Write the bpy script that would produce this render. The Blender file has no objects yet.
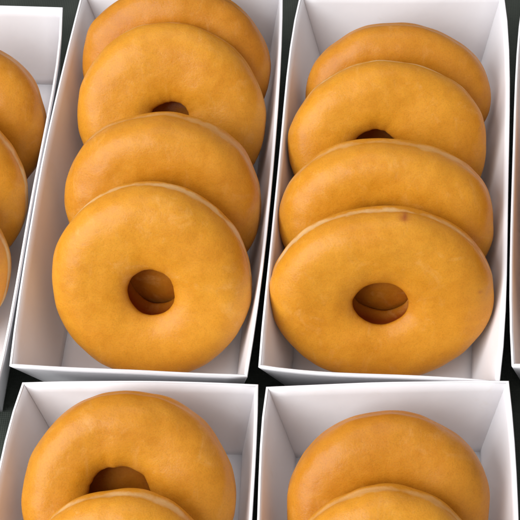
import bpy, bmesh, math
from mathutils import Vector, noise

# world positions in metres: wall outlines at rim height, and ring doughnuts
# (name, centre, radius across, radius along, half thickness, lean in degrees, yaw in degrees)
BOXES = {
  'A': {
    'back': [(-0.26866, 0.4785), (-0.26034, 0.47833), (-0.25203, 0.47814), (-0.24371, 0.47793), (-0.23539, 0.47771), (-0.22708, 0.47747), (-0.21876, 0.47721), (-0.21045, 0.47694), (-0.20214, 0.47665), (-0.19382, 0.47635), (-0.18551, 0.47603), (-0.1772, 0.47569), (-0.16889, 0.47533)],
    'right': [(-0.16889, 0.47533), (-0.16753, 0.4578), (-0.16724, 0.44026), (-0.16763, 0.42273), (-0.16838, 0.4052), (-0.16927, 0.38766), (-0.17012, 0.37013), (-0.17085, 0.35258), (-0.17145, 0.33504), (-0.17198, 0.31751), (-0.1726, 0.29998), (-0.1735, 0.28248), (-0.175, 0.26499)],
    'front': [(-0.175, 0.26499), (-0.18358, 0.26531), (-0.19217, 0.26563), (-0.20075, 0.26594), (-0.20933, 0.26626), (-0.21792, 0.26657), (-0.2265, 0.26689), (-0.23509, 0.2672), (-0.24367, 0.26752), (-0.25226, 0.26784), (-0.26084, 0.26815), (-0.26942, 0.26847), (-0.27801, 0.26878)],
    'left': [(-0.27801, 0.26878), (-0.27723, 0.28626), (-0.27645, 0.30374), (-0.27567, 0.32121), (-0.27489, 0.33869), (-0.27411, 0.35617), (-0.27333, 0.37364), (-0.27256, 0.39112), (-0.27178, 0.40859), (-0.271, 0.42607), (-0.27022, 0.44355), (-0.26944, 0.46102), (-0.26866, 0.4785)],
  },
  'B': {
    'back': [(-0.16048, 0.48615), (-0.15203, 0.48621), (-0.14358, 0.48626), (-0.13512, 0.48631), (-0.12667, 0.48637), (-0.11822, 0.48642), (-0.10977, 0.48648), (-0.10132, 0.48653), (-0.09287, 0.48658), (-0.08442, 0.48664), (-0.07597, 0.48669), (-0.06752, 0.48674), (-0.05907, 0.4868)],
    'right': [(-0.05907, 0.4868), (-0.05849, 0.46889), (-0.05825, 0.45099), (-0.05827, 0.43308), (-0.0585, 0.41516), (-0.05891, 0.39725), (-0.05946, 0.37934), (-0.06016, 0.36144), (-0.06101, 0.34355), (-0.06201, 0.32567), (-0.06322, 0.3078), (-0.06466, 0.28995), (-0.06641, 0.27211)],
    'front': [(-0.06641, 0.27212), (-0.07513, 0.27242), (-0.08384, 0.27275), (-0.09256, 0.2731), (-0.10127, 0.27348), (-0.10998, 0.27389), (-0.11869, 0.27431), (-0.1274, 0.27476), (-0.13611, 0.27524), (-0.14482, 0.27574), (-0.15352, 0.27626), (-0.16223, 0.27681), (-0.17093, 0.27739)],
    'left': [(-0.17093, 0.27739), (-0.17116, 0.29481), (-0.17115, 0.31224), (-0.17091, 0.32967), (-0.17045, 0.3471), (-0.16979, 0.36452), (-0.16893, 0.38193), (-0.1679, 0.39933), (-0.16669, 0.41672), (-0.16534, 0.43409), (-0.16384, 0.45146), (-0.16222, 0.46881), (-0.16048, 0.48615)],
  },
  'C': {
    'back': [(-0.05042, 0.48487), (-0.04185, 0.48493), (-0.03328, 0.48498), (-0.0247, 0.48503), (-0.01613, 0.48509), (-0.00755, 0.48514), (0.00102, 0.48519), (0.00959, 0.48525), (0.01817, 0.4853), (0.02674, 0.48535), (0.03531, 0.48541), (0.04389, 0.48546), (0.05246, 0.48551)],
    'right': [(0.05246, 0.48551), (0.05372, 0.46745), (0.05397, 0.44941), (0.05357, 0.43139), (0.0528, 0.41336), (0.05189, 0.39533), (0.05095, 0.37729), (0.05007, 0.35924), (0.04922, 0.3412), (0.04833, 0.32316), (0.04724, 0.30514), (0.04571, 0.28717), (0.04345, 0.26926)],
    'front': [(0.04345, 0.26926), (0.03469, 0.27018), (0.0259, 0.2709), (0.0171, 0.27145), (0.00828, 0.27189), (-0.00054, 0.27226), (-0.00936, 0.27262), (-0.01818, 0.27301), (-0.027, 0.27348), (-0.03579, 0.27408), (-0.04458, 0.27486), (-0.05333, 0.27586), (-0.06207, 0.27714)],
    'left': [(-0.06207, 0.27714), (-0.06158, 0.29449), (-0.06085, 0.31182), (-0.06, 0.32914), (-0.05917, 0.34646), (-0.0584, 0.36379), (-0.0577, 0.38112), (-0.05706, 0.39846), (-0.0564, 0.4158), (-0.05559, 0.43312), (-0.05447, 0.45042), (-0.05283, 0.46768), (-0.05042, 0.48487)],
  },
  'D': {
    'back': [(-0.16431, 0.26973), (-0.15574, 0.27002), (-0.14717, 0.27023), (-0.13859, 0.27039), (-0.13002, 0.27047), (-0.12145, 0.27049), (-0.11288, 0.27044), (-0.10431, 0.27033), (-0.09574, 0.27015), (-0.08717, 0.26991), (-0.0786, 0.2696), (-0.07003, 0.26922), (-0.06147, 0.26878)],
    'right': [(-0.06147, 0.26878), (-0.06109, 0.25474), (-0.06098, 0.24069), (-0.06103, 0.22663), (-0.06114, 0.21258), (-0.06125, 0.19853), (-0.06132, 0.18447), (-0.06134, 0.17042), (-0.06133, 0.15637), (-0.06133, 0.14232), (-0.06142, 0.12827), (-0.0617, 0.11422), (-0.0623, 0.10016)],
    'front': [(-0.0623, 0.10016), (-0.07179, 0.10053), (-0.08128, 0.10089), (-0.09077, 0.10126), (-0.10026, 0.10162), (-0.10974, 0.10199), (-0.11923, 0.10235), (-0.12872, 0.10272), (-0.13821, 0.10308), (-0.1477, 0.10344), (-0.15719, 0.10381), (-0.16667, 0.10417), (-0.17616, 0.10454)],
    'left': [(-0.17616, 0.10454), (-0.17406, 0.1183), (-0.17256, 0.13205), (-0.17156, 0.14581), (-0.17096, 0.15958), (-0.17064, 0.17337), (-0.17047, 0.18718), (-0.17032, 0.20101), (-0.17003, 0.21483), (-0.16945, 0.22864), (-0.16843, 0.24241), (-0.16678, 0.25612), (-0.16431, 0.26973)],
  },
  'F': {
    'back': [(-0.05815, 0.26736), (-0.04936, 0.26784), (-0.04057, 0.26828), (-0.03178, 0.26867), (-0.02298, 0.26902), (-0.01419, 0.26933), (-0.0054, 0.26959), (0.0034, 0.2698), (0.0122, 0.26997), (0.021, 0.2701), (0.0298, 0.27018), (0.0386, 0.27022), (0.0474, 0.27021)],
    'right': [(0.0474, 0.27021), (0.04831, 0.25606), (0.04886, 0.24189), (0.04914, 0.22771), (0.04925, 0.21353), (0.04924, 0.19934), (0.04916, 0.18516), (0.049, 0.17098), (0.04875, 0.15681), (0.04837, 0.14264), (0.04778, 0.12848), (0.0469, 0.11432), (0.04559, 0.10016)],
    'front': [(0.04559, 0.10016), (0.0368, 0.09986), (0.02802, 0.09956), (0.01923, 0.09926), (0.01045, 0.09896), (0.00166, 0.09866), (-0.00713, 0.09835), (-0.01591, 0.09805), (-0.0247, 0.09775), (-0.03348, 0.09745), (-0.04227, 0.09715), (-0.05105, 0.09684), (-0.05984, 0.09654)],
    'left': [(-0.05984, 0.09654), (-0.0607, 0.1108), (-0.06074, 0.12504), (-0.06032, 0.13927), (-0.05976, 0.1535), (-0.05927, 0.16773), (-0.05898, 0.18197), (-0.05894, 0.19621), (-0.05912, 0.21045), (-0.05937, 0.22469), (-0.05951, 0.23893), (-0.05922, 0.25315), (-0.05815, 0.26736)],
  },
  'G': {
    'back': [(0.06131, 0.47977), (0.06981, 0.47967), (0.0783, 0.47956), (0.08679, 0.47945), (0.09528, 0.47935), (0.10377, 0.47924), (0.11226, 0.47914), (0.12075, 0.47903), (0.12924, 0.47892), (0.13773, 0.47882), (0.14622, 0.47871), (0.15471, 0.47861), (0.16321, 0.4785)],
    'right': [(0.16321, 0.4785), (0.16205, 0.46158), (0.16089, 0.44466), (0.15973, 0.42774), (0.15857, 0.41082), (0.15741, 0.3939), (0.15625, 0.37698), (0.15509, 0.36006), (0.15393, 0.34314), (0.15278, 0.32622), (0.15162, 0.3093), (0.15046, 0.29238), (0.1493, 0.27546)],
    'front': [(0.1493, 0.27546), (0.14092, 0.27562), (0.13254, 0.27578), (0.12416, 0.27594), (0.11578, 0.2761), (0.1074, 0.27626), (0.09902, 0.27642), (0.09064, 0.27658), (0.08226, 0.27674), (0.07388, 0.27691), (0.0655, 0.27707), (0.05712, 0.27723), (0.04874, 0.27739)],
    'left': [(0.04874, 0.27739), (0.04867, 0.29429), (0.0491, 0.31119), (0.04984, 0.32807), (0.05074, 0.34496), (0.05172, 0.36184), (0.05271, 0.37872), (0.05371, 0.39561), (0.05473, 0.41249), (0.05587, 0.42935), (0.05723, 0.4462), (0.05897, 0.46301), (0.06131, 0.47977)],
  },
}
DONUTS = [
    ('B1', [-0.11285, 0.32347, 0.04079], 0.04518, 0.04654, 0.015, 49.0, 0.0),
    ('B2', [-0.11112, 0.36661, 0.03981], 0.04603, 0.04333, 0.0165, 51.0, -3.0),
    ('B3', [-0.11143, 0.41651, 0.03804], 0.04545, 0.04515, 0.014, 43.0, 3.0),
    ('B4', [-0.1104, 0.44488, 0.03887], 0.04729, 0.04201, 0.0125, 50.0, -2.0),
    ('C1', [-0.0084, 0.31774, 0.0389], 0.0512, 0.04227, 0.014, 54.0, 1.0),
    ('C2', [-0.00607, 0.35678, 0.03801], 0.05105, 0.04011, 0.016, 54.0, -3.0),
    ('C3', [-0.00649, 0.39866, 0.03652], 0.04806, 0.04315, 0.0135, 43.0, 3.0),
    ('C4', [-0.00126, 0.43288, 0.03185], 0.04647, 0.03531, 0.012, 50.0, -3.0),
    ('D1', [-0.11453, 0.22074, 0.03815], 0.04514, 0.04491, 0.0145, 36.0, 2.0),
    ('D2', [-0.11477, 0.18611, 0.04127], 0.03885, 0.03749, 0.013, 48.0, 0.0),
    ('F1', [-0.00487, 0.21723, 0.03546], 0.0435, 0.04079, 0.014, 38.0, 0.0),
    ('F2', [-0.00616, 0.18575, 0.04016], 0.04116, 0.03972, 0.013, 46.0, 0.0),
    ('A1', [-0.21697, 0.41278, 0.03617], 0.04412, 0.04258, 0.014, 45.0, 0.0),
    ('A2', [-0.22108, 0.37416, 0.03807], 0.04438, 0.04283, 0.014, 50.0, 0.0),
    ('A3', [-0.22363, 0.33373, 0.03764], 0.04376, 0.04223, 0.014, 50.0, 0.0),
    ('G1', [0.1063, 0.32101, 0.03984], 0.04695, 0.04531, 0.014, 50.0, 2.0),  # G row: out of view, added to throw warm bounce on the box wall
    ('G2', [0.10765, 0.36355, 0.04022], 0.04749, 0.04583, 0.014, 50.0, -2.0),
    ('G3', [0.11028, 0.40383, 0.04019], 0.04745, 0.04579, 0.014, 50.0, 0.0),
]
# ------------------------------------------------------------------ helpers
SC = bpy.context.scene
COL = SC.collection
RIM_Z = 0.048        # height of the box walls
TAPER = 0.0098       # walls lean inwards by this much down to the floor
TAPER_BACK = 0.0135
PAPER = 0.00125      # folded card thickness

def link(name, me, mat, parent=None):
    o = bpy.data.objects.new(name, me)
    COL.objects.link(o)
    me.materials.append(mat)
    if parent is not None:
        o.parent = parent
    return o

def ns(m, kind, **kw):
    n = m.node_tree.nodes.new(kind)
    for k, v in kw.items():
        setattr(n, k, v)
    return n

def new_mat(name):
    m = bpy.data.materials.new(name)
    m.use_nodes = True
    b = m.node_tree.nodes['Principled BSDF']
    return m, b, m.node_tree.links

def ramp(m, stops, interp='LINEAR'):
    r = ns(m, 'ShaderNodeValToRGB')
    r.color_ramp.interpolation = interp
    e = r.color_ramp.elements
    while len(e) > len(stops):
        e.remove(e[-1])
    while len(e) < len(stops):
        e.new(0.5)
    for i, (p, c) in enumerate(stops):
        e[i].position = p
        e[i].color = (c[0], c[1], c[2], 1) if len(c) == 3 else c
    return r

def g(v):
    return (v, v, v)

def noise_node(m, vec, scale, detail=3, rough=0.5, dist=0.0):
    n = ns(m, 'ShaderNodeTexNoise')
    n.inputs['Scale'].default_value = scale
    n.inputs['Detail'].default_value = detail
    n.inputs['Roughness'].default_value = rough
    n.inputs['Distortion'].default_value = dist
    m.node_tree.links.new(vec, n.inputs['Vector'])
    return n

def mix(m, fac, a, b, blend='MIX'):
    n = ns(m, 'ShaderNodeMix', data_type='RGBA', blend_type=blend)
    L = m.node_tree.links
    for s, v in ((0, fac), (6, a), (7, b)):
        if hasattr(v, 'is_linked') or hasattr(v, 'links'):
            L.new(v, n.inputs[s])
        else:
            n.inputs[s].default_value = v if s == 0 else (v[0], v[1], v[2], 1)
    return n.outputs[2]

def mth(m, op, a, b=0.0, c=None, clamp=False):
    n = ns(m, 'ShaderNodeMath', operation=op, use_clamp=clamp)
    L = m.node_tree.links
    for i, v in enumerate((a, b) if c is None else (a, b, c)):
        if hasattr(v, 'links'):
            L.new(v, n.inputs[i])
        else:
            n.inputs[i].default_value = v
    return n.outputs[0]

# ------------------------------------------------------------------ materials
def glaze_material():
    m, b, L = new_mat('glazed_dough')
    tc = ns(m, 'ShaderNodeTexCoord')
    oi = ns(m, 'ShaderNodeObjectInfo')
    off = ns(m, 'ShaderNodeVectorMath', operation='MULTIPLY_ADD')
    cmb = ns(m, 'ShaderNodeCombineXYZ')
    L.new(oi.outputs['Random'], cmb.inputs[0]); L.new(oi.outputs['Random'], cmb.inputs[1]); L.new(oi.outputs['Random'], cmb.inputs[2])
    L.new(cmb.outputs[0], off.inputs[0]); off.inputs[1].default_value = (3.1, 5.3, 2.7)
    L.new(tc.outputs['Object'], off.inputs[2])
    vec = off.outputs[0]
    # section position of the ring, stored on the mesh: 0 outer equator .. 1 hole
    at_o = ns(m, 'ShaderNodeAttribute', attribute_name='outerness')   # 1 at the outer equator
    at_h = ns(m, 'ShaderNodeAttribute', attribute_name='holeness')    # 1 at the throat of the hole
    at_s = ns(m, 'ShaderNodeAttribute', attribute_name='spot')        # baked-on brown spots
    # fried crust colour: large tonal patches, fine mottling
    big = noise_node(m, vec, 42, 4, 0.55, 0.4)
    med = noise_node(m, vec, 210, 5, 0.62, 0.3)
    fine = noise_node(m, vec, 1500, 3, 0.6)
    c1 = ramp(m, [(0.30, (0.585, 0.228, 0.009)), (0.52, (0.640, 0.270, 0.014)), (0.75, (0.690, 0.312, 0.025))])
    L.new(big.outputs['Fac'], c1.inputs[0])
    c2 = ramp(m, [(0.30, (0.520, 0.190, 0.007)), (0.60, (0.670, 0.292, 0.018))])
    L.new(med.outputs['Fac'], c2.inputs[0])
    col = mix(m, 0.32, c1.outputs[0], c2.outputs[0])
    fr = ramp(m, [(0.28, g(0.76)), (0.55, g(1.0))])
    L.new(fine.outputs['Fac'], fr.inputs[0])
    col = mix(m, 0.6, col, fr.outputs[0], 'MULTIPLY')
    # browned crust towards hole and rim; hole's shade and red bounce painted in too
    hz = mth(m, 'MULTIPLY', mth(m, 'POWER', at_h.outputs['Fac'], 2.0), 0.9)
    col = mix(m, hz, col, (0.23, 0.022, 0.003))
    # deeper fried ring just above the pale line
    rg = mth(m, 'MULTIPLY', mth(m, 'POWER', at_o.outputs['Fac'], 3.0), big.outputs['Fac'], clamp=True)
    rg = mth(m, 'MULTIPLY', rg, 0.55)
    col = mix(m, rg, col, (0.46, 0.14, 0.012))
    # pale proof line round the equator, broken up
    wob = noise_node(m, vec, 70, 3, 0.6)
    pl = mth(m, 'ADD', at_o.outputs['Fac'], mth(m, 'MULTIPLY', mth(m, 'SUBTRACT', wob.outputs['Fac'], 0.5), 0.50))
    pr_ = ramp(m, [(0.88, g(0)), (0.99, g(0.9))])
    L.new(pl, pr_.inputs[0])
    ob = ns(m, 'ShaderNodeAttribute', attribute_type='OBJECT', attribute_name='pale')
    prf = mth(m, 'MULTIPLY', pr_.outputs[0], ob.outputs['Fac'])
    col = mix(m, prf, col, (0.76, 0.52, 0.25))
    # thin milky sugar film where the glaze dried thicker
    film = noise_node(m, vec, 62, 4, 0.6, 1.0)
    flr = ramp(m, [(0.60, g(0)), (0.76, g(0.34))])
    L.new(film.outputs['Fac'], flr.inputs[0])
    fbrk = ramp(m, [(0.40, g(0.3)), (0.62, g(1))])
    L.new(noise_node(m, vec, 480, 4, 0.7).outputs['Fac'], fbrk.inputs[0])
    ff = mth(m, 'MULTIPLY', flr.outputs[0], fbrk.outputs[0])
    col = mix(m, ff, col, (0.86, 0.52, 0.20))
    # spots
    col = mix(m, at_s.outputs['Fac'], col, (0.30, 0.06, 0.012))
    bk = ns(m, 'ShaderNodeAttribute', attribute_type='OBJECT', attribute_name='bake')
    dk = mix(m, bk.outputs['Fac'], (1, 1, 1), (0.72, 0.60, 0.50))
    col = mix(m, 1.0, col, dk, 'MULTIPLY')
    # dry sugar streaks, stretched along one direction
    mp = ns(m, 'ShaderNodeMapping')
    mp.inputs['Scale'].default_value = (130, 55, 80)
    mp.inputs['Rotation'].default_value = (0.2, 0.3, 0.7)
    L.new(vec, mp.inputs['Vector'])
    sk = ramp(m, [(0.58, g(0)), (0.76, g(0.16))])
    L.new(noise_node(m, mp.outputs[0], 1.0, 4, 0.7, 0.6).outputs['Fac'], sk.inputs[0])
    keep = mth(m, 'SUBTRACT', 1.0, at_h.outputs['Fac'], clamp=True)
    col = mix(m, mth(m, 'MULTIPLY', sk.outputs[0], keep), col, (0.80, 0.47, 0.18))
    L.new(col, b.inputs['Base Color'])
    rr = ramp(m, [(0.3, g(0.42)), (0.7, g(0.60))])
    L.new(med.outputs['Fac'], rr.inputs[0])
    L.new(rr.outputs[0], b.inputs['Roughness'])
    b.inputs['IOR'].default_value = 1.42
    b.inputs['Specular IOR Level'].default_value = 0.25
    L.new(mth(m, 'MULTIPLY', keep, 0.22), b.inputs['Coat Weight'])
    b.inputs['Coat Roughness'].default_value = 0.24
    b.inputs['Subsurface Weight'].default_value = 0.3
    b.inputs['Subsurface Radius'].default_value = (1.0, 0.42, 0.10)
    b.inputs['Subsurface Scale'].default_value = 0.003
    # bump: soft dimples, fine pores, hairline glaze cracks
    h1 = mth(m, 'MULTIPLY', noise_node(m, vec, 110, 3, 0.5).outputs['Fac'], 0.6)
    h2 = mth(m, 'MULTIPLY', med.outputs['Fac'], 0.35)
    h3 = mth(m, 'MULTIPLY', fine.outputs['Fac'], 0.13)
    hh = mth(m, 'ADD', mth(m, 'ADD', h1, h2), h3)
    bp = ns(m, 'ShaderNodeBump')
    bp.inputs['Strength'].default_value = 0.55
    bp.inputs['Distance'].default_value = 0.0010
    L.new(hh, bp.inputs['Height'])
    L.new(bp.outputs[0], b.inputs['Normal'])
    L.new(bp.outputs[0], b.inputs['Coat Normal'])
    return m

def card_material():
    m, b, L = new_mat('white_card')
    tc = ns(m, 'ShaderNodeTexCoord')
    vec = tc.outputs['Object']
    n1 = noise_node(m, vec, 28, 4, 0.6)
    c = ramp(m, [(0.3, (0.845, 0.832, 0.850)), (0.7, (0.885, 0.872, 0.888))])
    L.new(n1.outputs['Fac'], c.inputs[0])
    # faint grease and sugar smears
    n2 = noise_node(m, vec, 75, 5, 0.65, 0.8)
    s = ramp(m, [(0.62, g(0)), (0.80, g(0.35))])
    L.new(n2.outputs['Fac'], s.inputs[0])
    col = mix(m, s.outputs[0], c.outputs[0], (0.78, 0.72, 0.66))
    L.new(col, b.inputs['Base Color'])
    b.inputs['Roughness'].default_value = 0.48
    b.inputs['Specular IOR Level'].default_value = 0.4
    f = noise_node(m, vec, 900, 4, 0.6)
    w = noise_node(m, vec, 60, 2, 0.5)
    hh = mth(m, 'ADD', mth(m, 'MULTIPLY', f.outputs['Fac'], 0.10), w.outputs['Fac'])
    bp = ns(m, 'ShaderNodeBump')
    bp.inputs['Strength'].default_value = 0.35
    bp.inputs['Distance'].default_value = 0.0008
    L.new(hh, bp.inputs['Height'])
    L.new(bp.outputs[0], b.inputs['Normal'])
    return m

def cloth_material():
    m, b, L = new_mat('dark_green_cloth')
    tc = ns(m, 'ShaderNodeTexCoord')
    vec = tc.outputs['Object']
    n1 = noise_node(m, vec, 60, 5, 0.6)
    c = ramp(m, [(0.3, (0.016, 0.022, 0.016)), (0.7, (0.030, 0.038, 0.028))])
    L.new(n1.outputs['Fac'], c.inputs[0])
    L.new(c.outputs[0], b.inputs['Base Color'])
    b.inputs['Roughness'].default_value = 0.85
    b.inputs['Sheen Weight'].default_value = 0.1
    w1 = ns(m, 'ShaderNodeTexWave', bands_direction='X'); w1.inputs['Scale'].default_value = 330; w1.inputs['Distortion'].default_value = 0.6
    w2 = ns(m, 'ShaderNodeTexWave', bands_direction='Y'); w2.inputs['Scale'].default_value = 330; w2.inputs['Distortion'].default_value = 0.6
    L.new(vec, w1.inputs['Vector']); L.new(vec, w2.inputs['Vector'])
    hh = mth(m, 'ADD', w1.outputs['Fac'], w2.outputs['Fac'])
    bp = ns(m, 'ShaderNodeBump')
    bp.inputs['Strength'].default_value = 0.5
    bp.inputs['Distance'].default_value = 0.0002
    L.new(hh, bp.inputs['Height'])
    L.new(bp.outputs[0], b.inputs['Normal'])
    return m

GLAZE, CARD, CLOTH = glaze_material(), card_material(), cloth_material()

# ------------------------------------------------------------------ doughnuts
def doughnut_mesh(Rx, Ry, T, seed, hole, hr, spots, clos=0.0, web=False):
    NU, NV = 200, 112
    R0, r0 = 0.0435, hr
    w = (R0 - r0) / 2
    e = 2.3
    ez, er = 2.55, 2.3
    calm = 0.3 if seed in (11, 21) else 1.0
    rs = Vector((seed * 7.13, seed * 3.7, seed * 1.9))
    verts, outer, hol, spt = [], [], [], []
    for i in range(NU):
        u = 2 * math.pi * i / NU
        cu, su = math.cos(u), math.sin(u)
        # outline wobble
        q = Vector((cu, su, 0))
        wob = 1 + 0.036 * calm * noise.noise(q * 0.9 + rs) + 0.015 * calm * noise.noise(q * 3.2 + rs)
        hw = 1 + 0.13 * calm * noise.noise(q * 1.2 + rs * 2) + 0.03 * calm * noise.noise(q * 5 + rs)
        thk = 1 + 0.10 * noise.noise(q * 1.1 + rs * 3)
        for j in range(NV):
            a = 2 * math.pi * j / NV
            c, s = math.cos(a), math.sin(a)
            rho = w * math.copysign(abs(c) ** (2 / (er if c > 0 else 3.6)), c)
            z = T * thk * math.copysign(abs(s) ** (2 / (ez if c > 0 else 3.3)), s)
            # dome: the crest sits a little outside the middle, the top slopes into the hole
            hn = max(0.0, -c)                         # 1 at the throat
            f = (rho + w) / (2 * w)                   # 0 hole .. 1 rim
            z *= 1 - 0.10 * (1 - f) ** 2
            rr = (R0 + r0) / 2 + rho
            rr = rr * (wob * f + hw * (1 - f) * (1 - 0.0)) if f < 1 else rr * wob
            # proof line: shallow waist round the equator
            eq = math.exp(-(math.atan2(s, c) / 0.085) ** 2) if c > 0 else 0.0
            rr -= 0.00045 * eq
            inn = max(0.0, -c) ** 0.8
            # the mouth is tightest just under the glaze; behind it the tunnel widens, then a lip of dough closes in
            low = 1.0 if clos > 0.02 else 0.15 + 0.85 * max(0.0, -su) ** 0.7
            rr += inn * ((0.0020 + 0.0020 * (0.5 - 0.5 * su) ** 2) * math.exp(-((s + 0.05) / 0.34) ** 2) - 0.0010 * math.exp(-((s - 0.55) / 0.25) ** 2))
            rr = max(0.0004, rr - clos * low * inn * math.exp(-((s + 0.66) / 0.36) ** 2))
            x = rr * cu * Rx / R0 + hole[0] * (1 - f) ** 1.0
            y = rr * su * Ry / R0 + hole[1] * (1 - f) ** 1.0
            p = Vector((x, y, z))
            d = 0.00075 * noise.noise(p * 45 + rs) + 0.00028 * noise.noise(p * 130 + rs)
            # little creases running into the hole
            d += -0.00009 * (max(0.0, -c) ** 1.5) * (0.5 + 0.5 * math.sin(u * 9 + 6 * noise.noise(q * 2 + rs)))
            d *= min(1.0, rr / 0.004)
            nrm = Vector((c * cu, c * su, s))
            p += nrm * d
            verts.append(p)
            ang = abs(math.atan2(s, c))
            outer.append(max(0.0, 1 - ang / 1.15))
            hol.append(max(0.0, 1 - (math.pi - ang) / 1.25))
            sp = 0.0
            for (sx, sy, sr) in spots:
                dd = math.hypot((x - sx) / 1.7, y - sy) / sr
                dd += 0.35 * noise.noise(p * 500 + rs)
                if z > 0:
                    sp = max(sp, min(1, max(0, 1.25 - dd)) * (0.85 if sx < 0.03 else 0.45))
            spt.append(sp)
    faces = []
    for i in range(NU):
        for j in range(NV):
            k = (i + 1) % NU
            l = (j + 1) % NV
            faces.append((i * NV + j, k * NV + j, k * NV + l, i * NV + l))
    if web:
        # added web hiding the view behind so the hole reads dark, deeper lower down
        base = len(verts)
        NR, NA, RW = 14, 40, hr + 0.0085
        for a_ in range(NR + 1):
            for b_ in range(NA):
                r_ = RW * a_ / NR
                th = 2 * math.pi * b_ / NA
                x, y = r_ * math.cos(th), r_ * math.sin(th)
                z = T * (-0.34 + 0.50 * y / RW) - 0.0030 * (r_ / RW) ** 2 + 0.0007 * noise.noise(Vector((x, y, 0)) * 160 + rs)
                verts.append(Vector((x + hole[0], y + hole[1], z)))
                outer.append(0.0); hol.append(0.66 + 0.2 * (r_ / RW) ** 2); spt.append(0.0)  # high holeness browns the web, painting in the hole's shade
        for a_ in range(NR):
            for b_ in range(NA):
                c_ = (b_ + 1) % NA
                faces.append((base + a_ * NA + b_, base + (a_ + 1) * NA + b_, base + (a_ + 1) * NA + c_, base + a_ * NA + c_))
    me = bpy.data.meshes.new('ring_doughnut')
    me.from_pydata([tuple(v) for v in verts], [], faces)
    for nm, data in (('outerness', outer), ('holeness', hol), ('spot', spt)):
        at_ = me.attributes.new(nm, 'FLOAT', 'POINT')
        at_.data.foreach_set('value', data)
    me.polygons.foreach_set('use_smooth', [True] * len(faces))
    me.update()
    return me

# per doughnut: seed, hole offset (m, local), hole radius, spots, spin, label
EXTRA = {
 'B1': (11, (0.0008, -0.0022), 0.0097, [], 'doughnut with its whole round hole showing, nearest in the box left of centre'),
 'B2': (12, (0.0, 0.0), 0.0085, [], 'doughnut left of centre with no hole in view, directly behind the nearest one'),
 'B3': (13, (0.0004, -0.0014), 0.0085, [], 'doughnut left of centre whose hole shows as a thin dark arc at its lower edge'),
 'B4': (14, (0, 0), 0.0085, [], 'rearmost doughnut in the box left of centre, cut off by the top of the picture'),
 'C1': (21, (-0.0002, -0.0006), 0.0102, [(0.0105, 0.0405, 0.0013), (0.044, 0.006, 0.001)], 'wide oval doughnut with a small brown spot on top and its whole hole showing'),
 'C2': (22, (0, 0), 0.009, [], 'doughnut right of centre directly behind the wide oval one with the brown spot'),
 'C3': (23, (-0.005, 0.0012), 0.0085, [], 'doughnut right of centre, second from the back wall, reddish top of its hole just showing'),
 'C4': (24, (0, 0), 0.009, [], 'rearmost doughnut in the box right of centre, in front of the bare back wall'),
 'D1': (31, (-0.003, 0.0018), 0.0130, [], 'big doughnut leaning on the back wall of the bottom left box, half its hole visible'),
 'D2': (32, (0, 0), 0.0085, [], "pale edged top arc of a doughnut cut off by the picture's bottom, bottom left box"),
 'F1': (41, (0, 0.001), 0.0085, [], 'doughnut against the back wall of the bottom right box, its hole hidden'),
 'F2': (42, (0, 0), 0.0085, [], "top arc of a doughnut cut off by the picture's bottom, bottom right box"),
 'G1': (61, (0, 0), 0.0085, [], 'nearest doughnut in the far right box, unseen past the right edge, added for warm bounce'),
 'G2': (62, (0, 0), 0.0085, [], 'middle doughnut in the far right box, unseen past the right edge, added for warm bounce'),
 'G3': (63, (0, 0), 0.0085, [], 'rearmost doughnut in the far right box, unseen past the right edge, added for warm bounce'),
 'A1': (51, (0, 0), 0.0085, [], 'rearmost doughnut in the box at the left edge, only its right side in view'),
 'A2': (52, (0, 0), 0.0085, [], 'middle one of three doughnut slivers in the box at the left edge'),
 'A3': (53, (0, 0), 0.0085, [], 'nearest and thinnest doughnut sliver in the box at the left edge'),
}
BAKE = dict(G1=.1, G2=.3, G3=.2, A1=.35, A2=0, A3=.1, B1=.0, B2=.3, B3=.12, B4=.6, C1=.06, C2=.08, C3=0, C4=.5, D1=.3, D2=0, F1=.55, F2=.1)
PALE = dict(G1=.5, G2=.5, G3=.3, A1=.3, A2=.8, A3=.9, B1=.75, B2=.4, B3=.35, B4=.1, C1=.75, C2=.4, C3=.7, C4=.1, D1=.1, D2=.65, F1=.1, F2=.4)
GROUP = {'A': 'doughnuts in the box at the left edge', 'B': 'doughnuts in the long box left of centre',
         'C': 'doughnuts in the long box right of centre', 'D': 'doughnuts in the bottom left box',
         'F': 'doughnuts in the bottom right box', 'G': 'unseen doughnuts added in the far right box for bounce light'}
for nm, loc, Rx, Ry, T, al, yaw in DONUTS:
    seed, hole, hr, spots, label = EXTRA[nm]
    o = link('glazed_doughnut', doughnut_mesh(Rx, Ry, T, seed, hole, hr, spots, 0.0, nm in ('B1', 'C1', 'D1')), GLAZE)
    o.location = loc
    o.rotation_euler = (math.radians(al), 0, math.radians(yaw))
    o['pale'] = PALE[nm]
    o['bake'] = BAKE[nm]
    o['label'] = label
    o['category'] = 'doughnut'
    o['group'] = GROUP[nm[0]]

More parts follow.
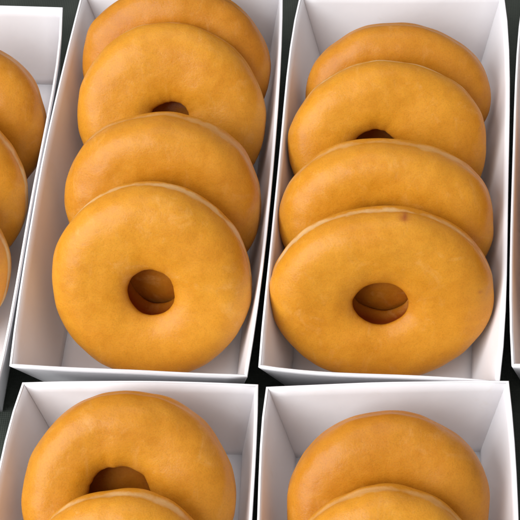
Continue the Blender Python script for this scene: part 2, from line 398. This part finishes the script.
# ------------------------------------------------------------------ boxes
def panel(name, rim, floor_, mid_in, h, parent, inward, seed):
    """One card wall: rim and floor polylines (outer face), thickness towards the inside."""
    n = len(rim)
    NVv = 10
    t = PAPER
    rs = Vector((seed * 3.3, seed * 1.7, 0.5))
    bm = bmesh.new()
    def pt(i, k, inner):
        v = k / (NVv - 1)                 # 0 floor .. 1 rim
        a, b = Vector(floor_[i]), Vector(rim[i])
        p = a.lerp(b, v)
        s = i / (n - 1)
        # the card bellies slightly between the corners
        bel = math.sin(math.pi * s) * (v * (1 - v)) * 4 * mid_in
        fl = 0.0004 * math.sin(math.pi * s) * noise.noise(Vector((s * 3, v * 1.5, 0)) + rs)
        ix = inward[i]
        q = Vector((p.x, p.y)) + ix * (bel + fl)
        if inner:
            # mitre: pull the inner ends in along the wall
            d = (Vector(rim[-1]) - Vector(rim[0])).normalized()
            m = t if i == 0 else (-t if i == n - 1 else 0)
            q = q + ix * t + d * m
        return (q.x, q.y, v * h)
    O = [[bm.verts.new(pt(i, k, False)) for k in range(NVv)] for i in range(n)]
    I = [[bm.verts.new(pt(i, k, True)) for k in range(NVv)] for i in range(n)]
    smooth = []
    for i in range(n - 1):
        for k in range(NVv - 1):
            smooth.append(bm.faces.new((O[i][k], O[i + 1][k], O[i + 1][k + 1], O[i][k + 1])))
            smooth.append(bm.faces.new((I[i][k], I[i][k + 1], I[i + 1][k + 1], I[i + 1][k])))
        bm.faces.new((O[i][-1], O[i + 1][-1], I[i + 1][-1], I[i][-1]))
        bm.faces.new((O[i][0], I[i][0], I[i + 1][0], O[i + 1][0]))
    for i in (0, n - 1):
        for k in range(NVv - 1):
            bm.faces.new((O[i][k], O[i][k + 1], I[i][k + 1], I[i][k]))
    for f in smooth:
        f.smooth = True
    bmesh.ops.recalc_face_normals(bm, faces=bm.faces)
    # rounded folded edge along the rim
    ed = [e for e in bm.edges if all(v in set(x[-1] for x in O) for v in e.verts)] + \
         [e for e in bm.edges if all(v in set(x[-1] for x in I) for v in e.verts)]
    bmesh.ops.bevel(bm, geom=ed, offset=0.0003, segments=2, affect='EDGES', clamp_overlap=True)
    me = bpy.data.meshes.new(name)
    bm.to_mesh(me); bm.free()
    o = link(name, me, CARD, parent)
    return o

BOX_LABEL = {
 'A': 'open white box cut off by the left edge of the picture, three doughnut slivers inside',
 'B': 'long open white box left of centre, its four doughnuts reaching the top of the picture',
 'C': 'long open white box right of centre, bare back wall showing behind its four doughnuts',
 'D': 'open white box at the bottom left, the doughnut in it showing half a hole',
 'F': 'open white box at the bottom right, the doughnut in it showing no hole',
 'G': 'thin sliver of an empty looking white box at the right edge of the picture',
}
ADJ = {'A': 0.0, 'B': 0.0, 'C': -0.0006, 'D': 0.0, 'F': 0.0006, 'G': 0.0}
sd = 0
for key, sides in BOXES.items():
    h = RIM_Z + ADJ[key]
    corners = [Vector(sides['back'][0]), Vector(sides['back'][-1]), Vector(sides['front'][0]), Vector(sides['front'][-1])]
    cen = sum(corners, Vector((0, 0))) / 4
    root = bpy.data.objects.new('paper_box', None)
    COL.objects.link(root)
    root.empty_display_size = 0.02
    root.location = (cen.x, cen.y, 0)
    root['label'] = BOX_LABEL[key]
    root['category'] = 'box'
    root['group'] = 'white paper boxes laid side by side'
    def loc(p):
        return (p[0] - cen.x, p[1] - cen.y)
    # floor corners: rim corners moved inwards
    lx = TAPER; by = TAPER_BACK; fy = TAPER + 0.0015
    FC = {'bl': corners[0] + Vector((lx, -by)), 'br': corners[1] + Vector((-lx, -by)),
          'fr': corners[2] + Vector((-lx, fy)), 'fl': corners[3] + Vector((lx, fy))}
    ends = {'back': ('bl', 'br'), 'right': ('br', 'fr'), 'front': ('fr', 'fl'), 'left': ('fl', 'bl')}
    # corner bisector keeps mitres shut; every panel offset along its own inward normal
    for side, poly in sides.items():
        a, b = FC[ends[side][0]], FC[ends[side][1]]
        n = len(poly)
        fl_ = [a.lerp(b, i / (n - 1)) for i in range(n)]
        d = (Vector(poly[-1]) - Vector(poly[0])).normalized()
        inn = Vector((d.y, -d.x))
        if inn.dot(cen - Vector(poly[0])) < 0:
            inn = -inn
        sd += 1
        panel('end_panel' if side in ('back', 'front') else 'side_panel',
              [loc(p) for p in poly], [loc(p) for p in fl_],
              {'back': 0.0012, 'front': -0.0005, 'left': -0.0015, 'right': -0.0008}[side], h, root, [inn] * n, sd)
    # floor sheet with a slight crease pattern
    bm = bmesh.new()
    N = 14
    gr = []
    for i in range(N):
        row = []
        for j in range(N):
            u, v = i / (N - 1), j / (N - 1)
            p = (FC['bl'].lerp(FC['br'], u)).lerp(FC['fl'].lerp(FC['fr'], u), v)
            e_ = min(u, 1 - u, v, 1 - v)
            z = 0.0010 + 0.0006 * noise.noise(Vector((p.x * 40, p.y * 40, sd))) * min(1, e_ * 8)
            row.append(bm.verts.new((p.x - cen.x, p.y - cen.y, z)))
        gr.append(row)
    for i in range(N - 1):
        for j in range(N - 1):
            f = bm.faces.new((gr[i][j], gr[i][j + 1], gr[i + 1][j + 1], gr[i + 1][j])); f.smooth = True
    ret = bmesh.ops.extrude_face_region(bm, geom=list(bm.faces))
    for v in ret['geom']:
        if isinstance(v, bmesh.types.BMVert):
            v.co.z += 0.0004
    bmesh.ops.recalc_face_normals(bm, faces=bm.faces)
    me = bpy.data.meshes.new('base_panel')
    bm.to_mesh(me); bm.free()
    link('base_panel', me, CARD, root)

# ------------------------------------------------------------------ tabletop cloth
bm = bmesh.new()
N = 90
gr = [[bm.verts.new((-1.2 + 2.4 * i / N, -0.9 + 2.7 * j / N,
       -0.0012 + 0.0005 * noise.noise(Vector((i * .35, j * .35, 3))))) for j in range(N + 1)] for i in range(N + 1)]
for i in range(N):
    for j in range(N):
        bm.faces.new((gr[i][j], gr[i + 1][j], gr[i + 1][j + 1], gr[i][j + 1])).smooth = True
me = bpy.data.meshes.new('tablecloth')
bm.to_mesh(me); bm.free()
o = link('tablecloth', me, CLOTH)
o['kind'] = 'structure'

# ------------------------------------------------------------------ camera
cam = bpy.data.cameras.new('camera')
co = bpy.data.objects.new('camera', cam)
COL.objects.link(co)
cam.sensor_fit = 'HORIZONTAL'
cam.sensor_width = 36
cam.lens = 36 * 1500 / 520
cam.shift_x = -140 / 520
cam.clip_start = 0.01
cam.clip_end = 50
co.location = (0, 0, 0.644)
co.rotation_euler = (math.radians(29), 0, 0)
SC.camera = co

# ------------------------------------------------------------------ light
def area(name, loc, target, sx, sy, power, color):
    l = bpy.data.lights.new(name, 'AREA')
    l.shape = 'RECTANGLE'; l.size = sx; l.size_y = sy
    l.energy = power; l.color = color
    o = bpy.data.objects.new(name, l)
    COL.objects.link(o)
    o.location = loc
    o.rotation_euler = (Vector(target) - Vector(loc)).to_track_quat('-Z', 'Y').to_euler()
    return o
tgt = (-0.06, 0.34, 0.03)
area('window_light', (-1.15, -0.25, 1.15), tgt, 1.6, 1.4, 39, (0.96, 0.975, 1.0))
area('room_light', (-0.25, 0.9, 1.6), tgt, 1.2, 0.9, 5, (0.94, 0.96, 1.0))

w = bpy.data.worlds.new('World')
SC.world = w
w.use_nodes = True
bg = w.node_tree.nodes['Background']
bg.inputs[0].default_value = (1.0, 0.96, 0.96, 1)
bg.inputs[1].default_value = 0.42

SC.view_settings.view_transform = 'Standard'
SC.view_settings.look = 'None'
SC.view_settings.exposure = 0.10
SC.view_settings.gamma = 1.0
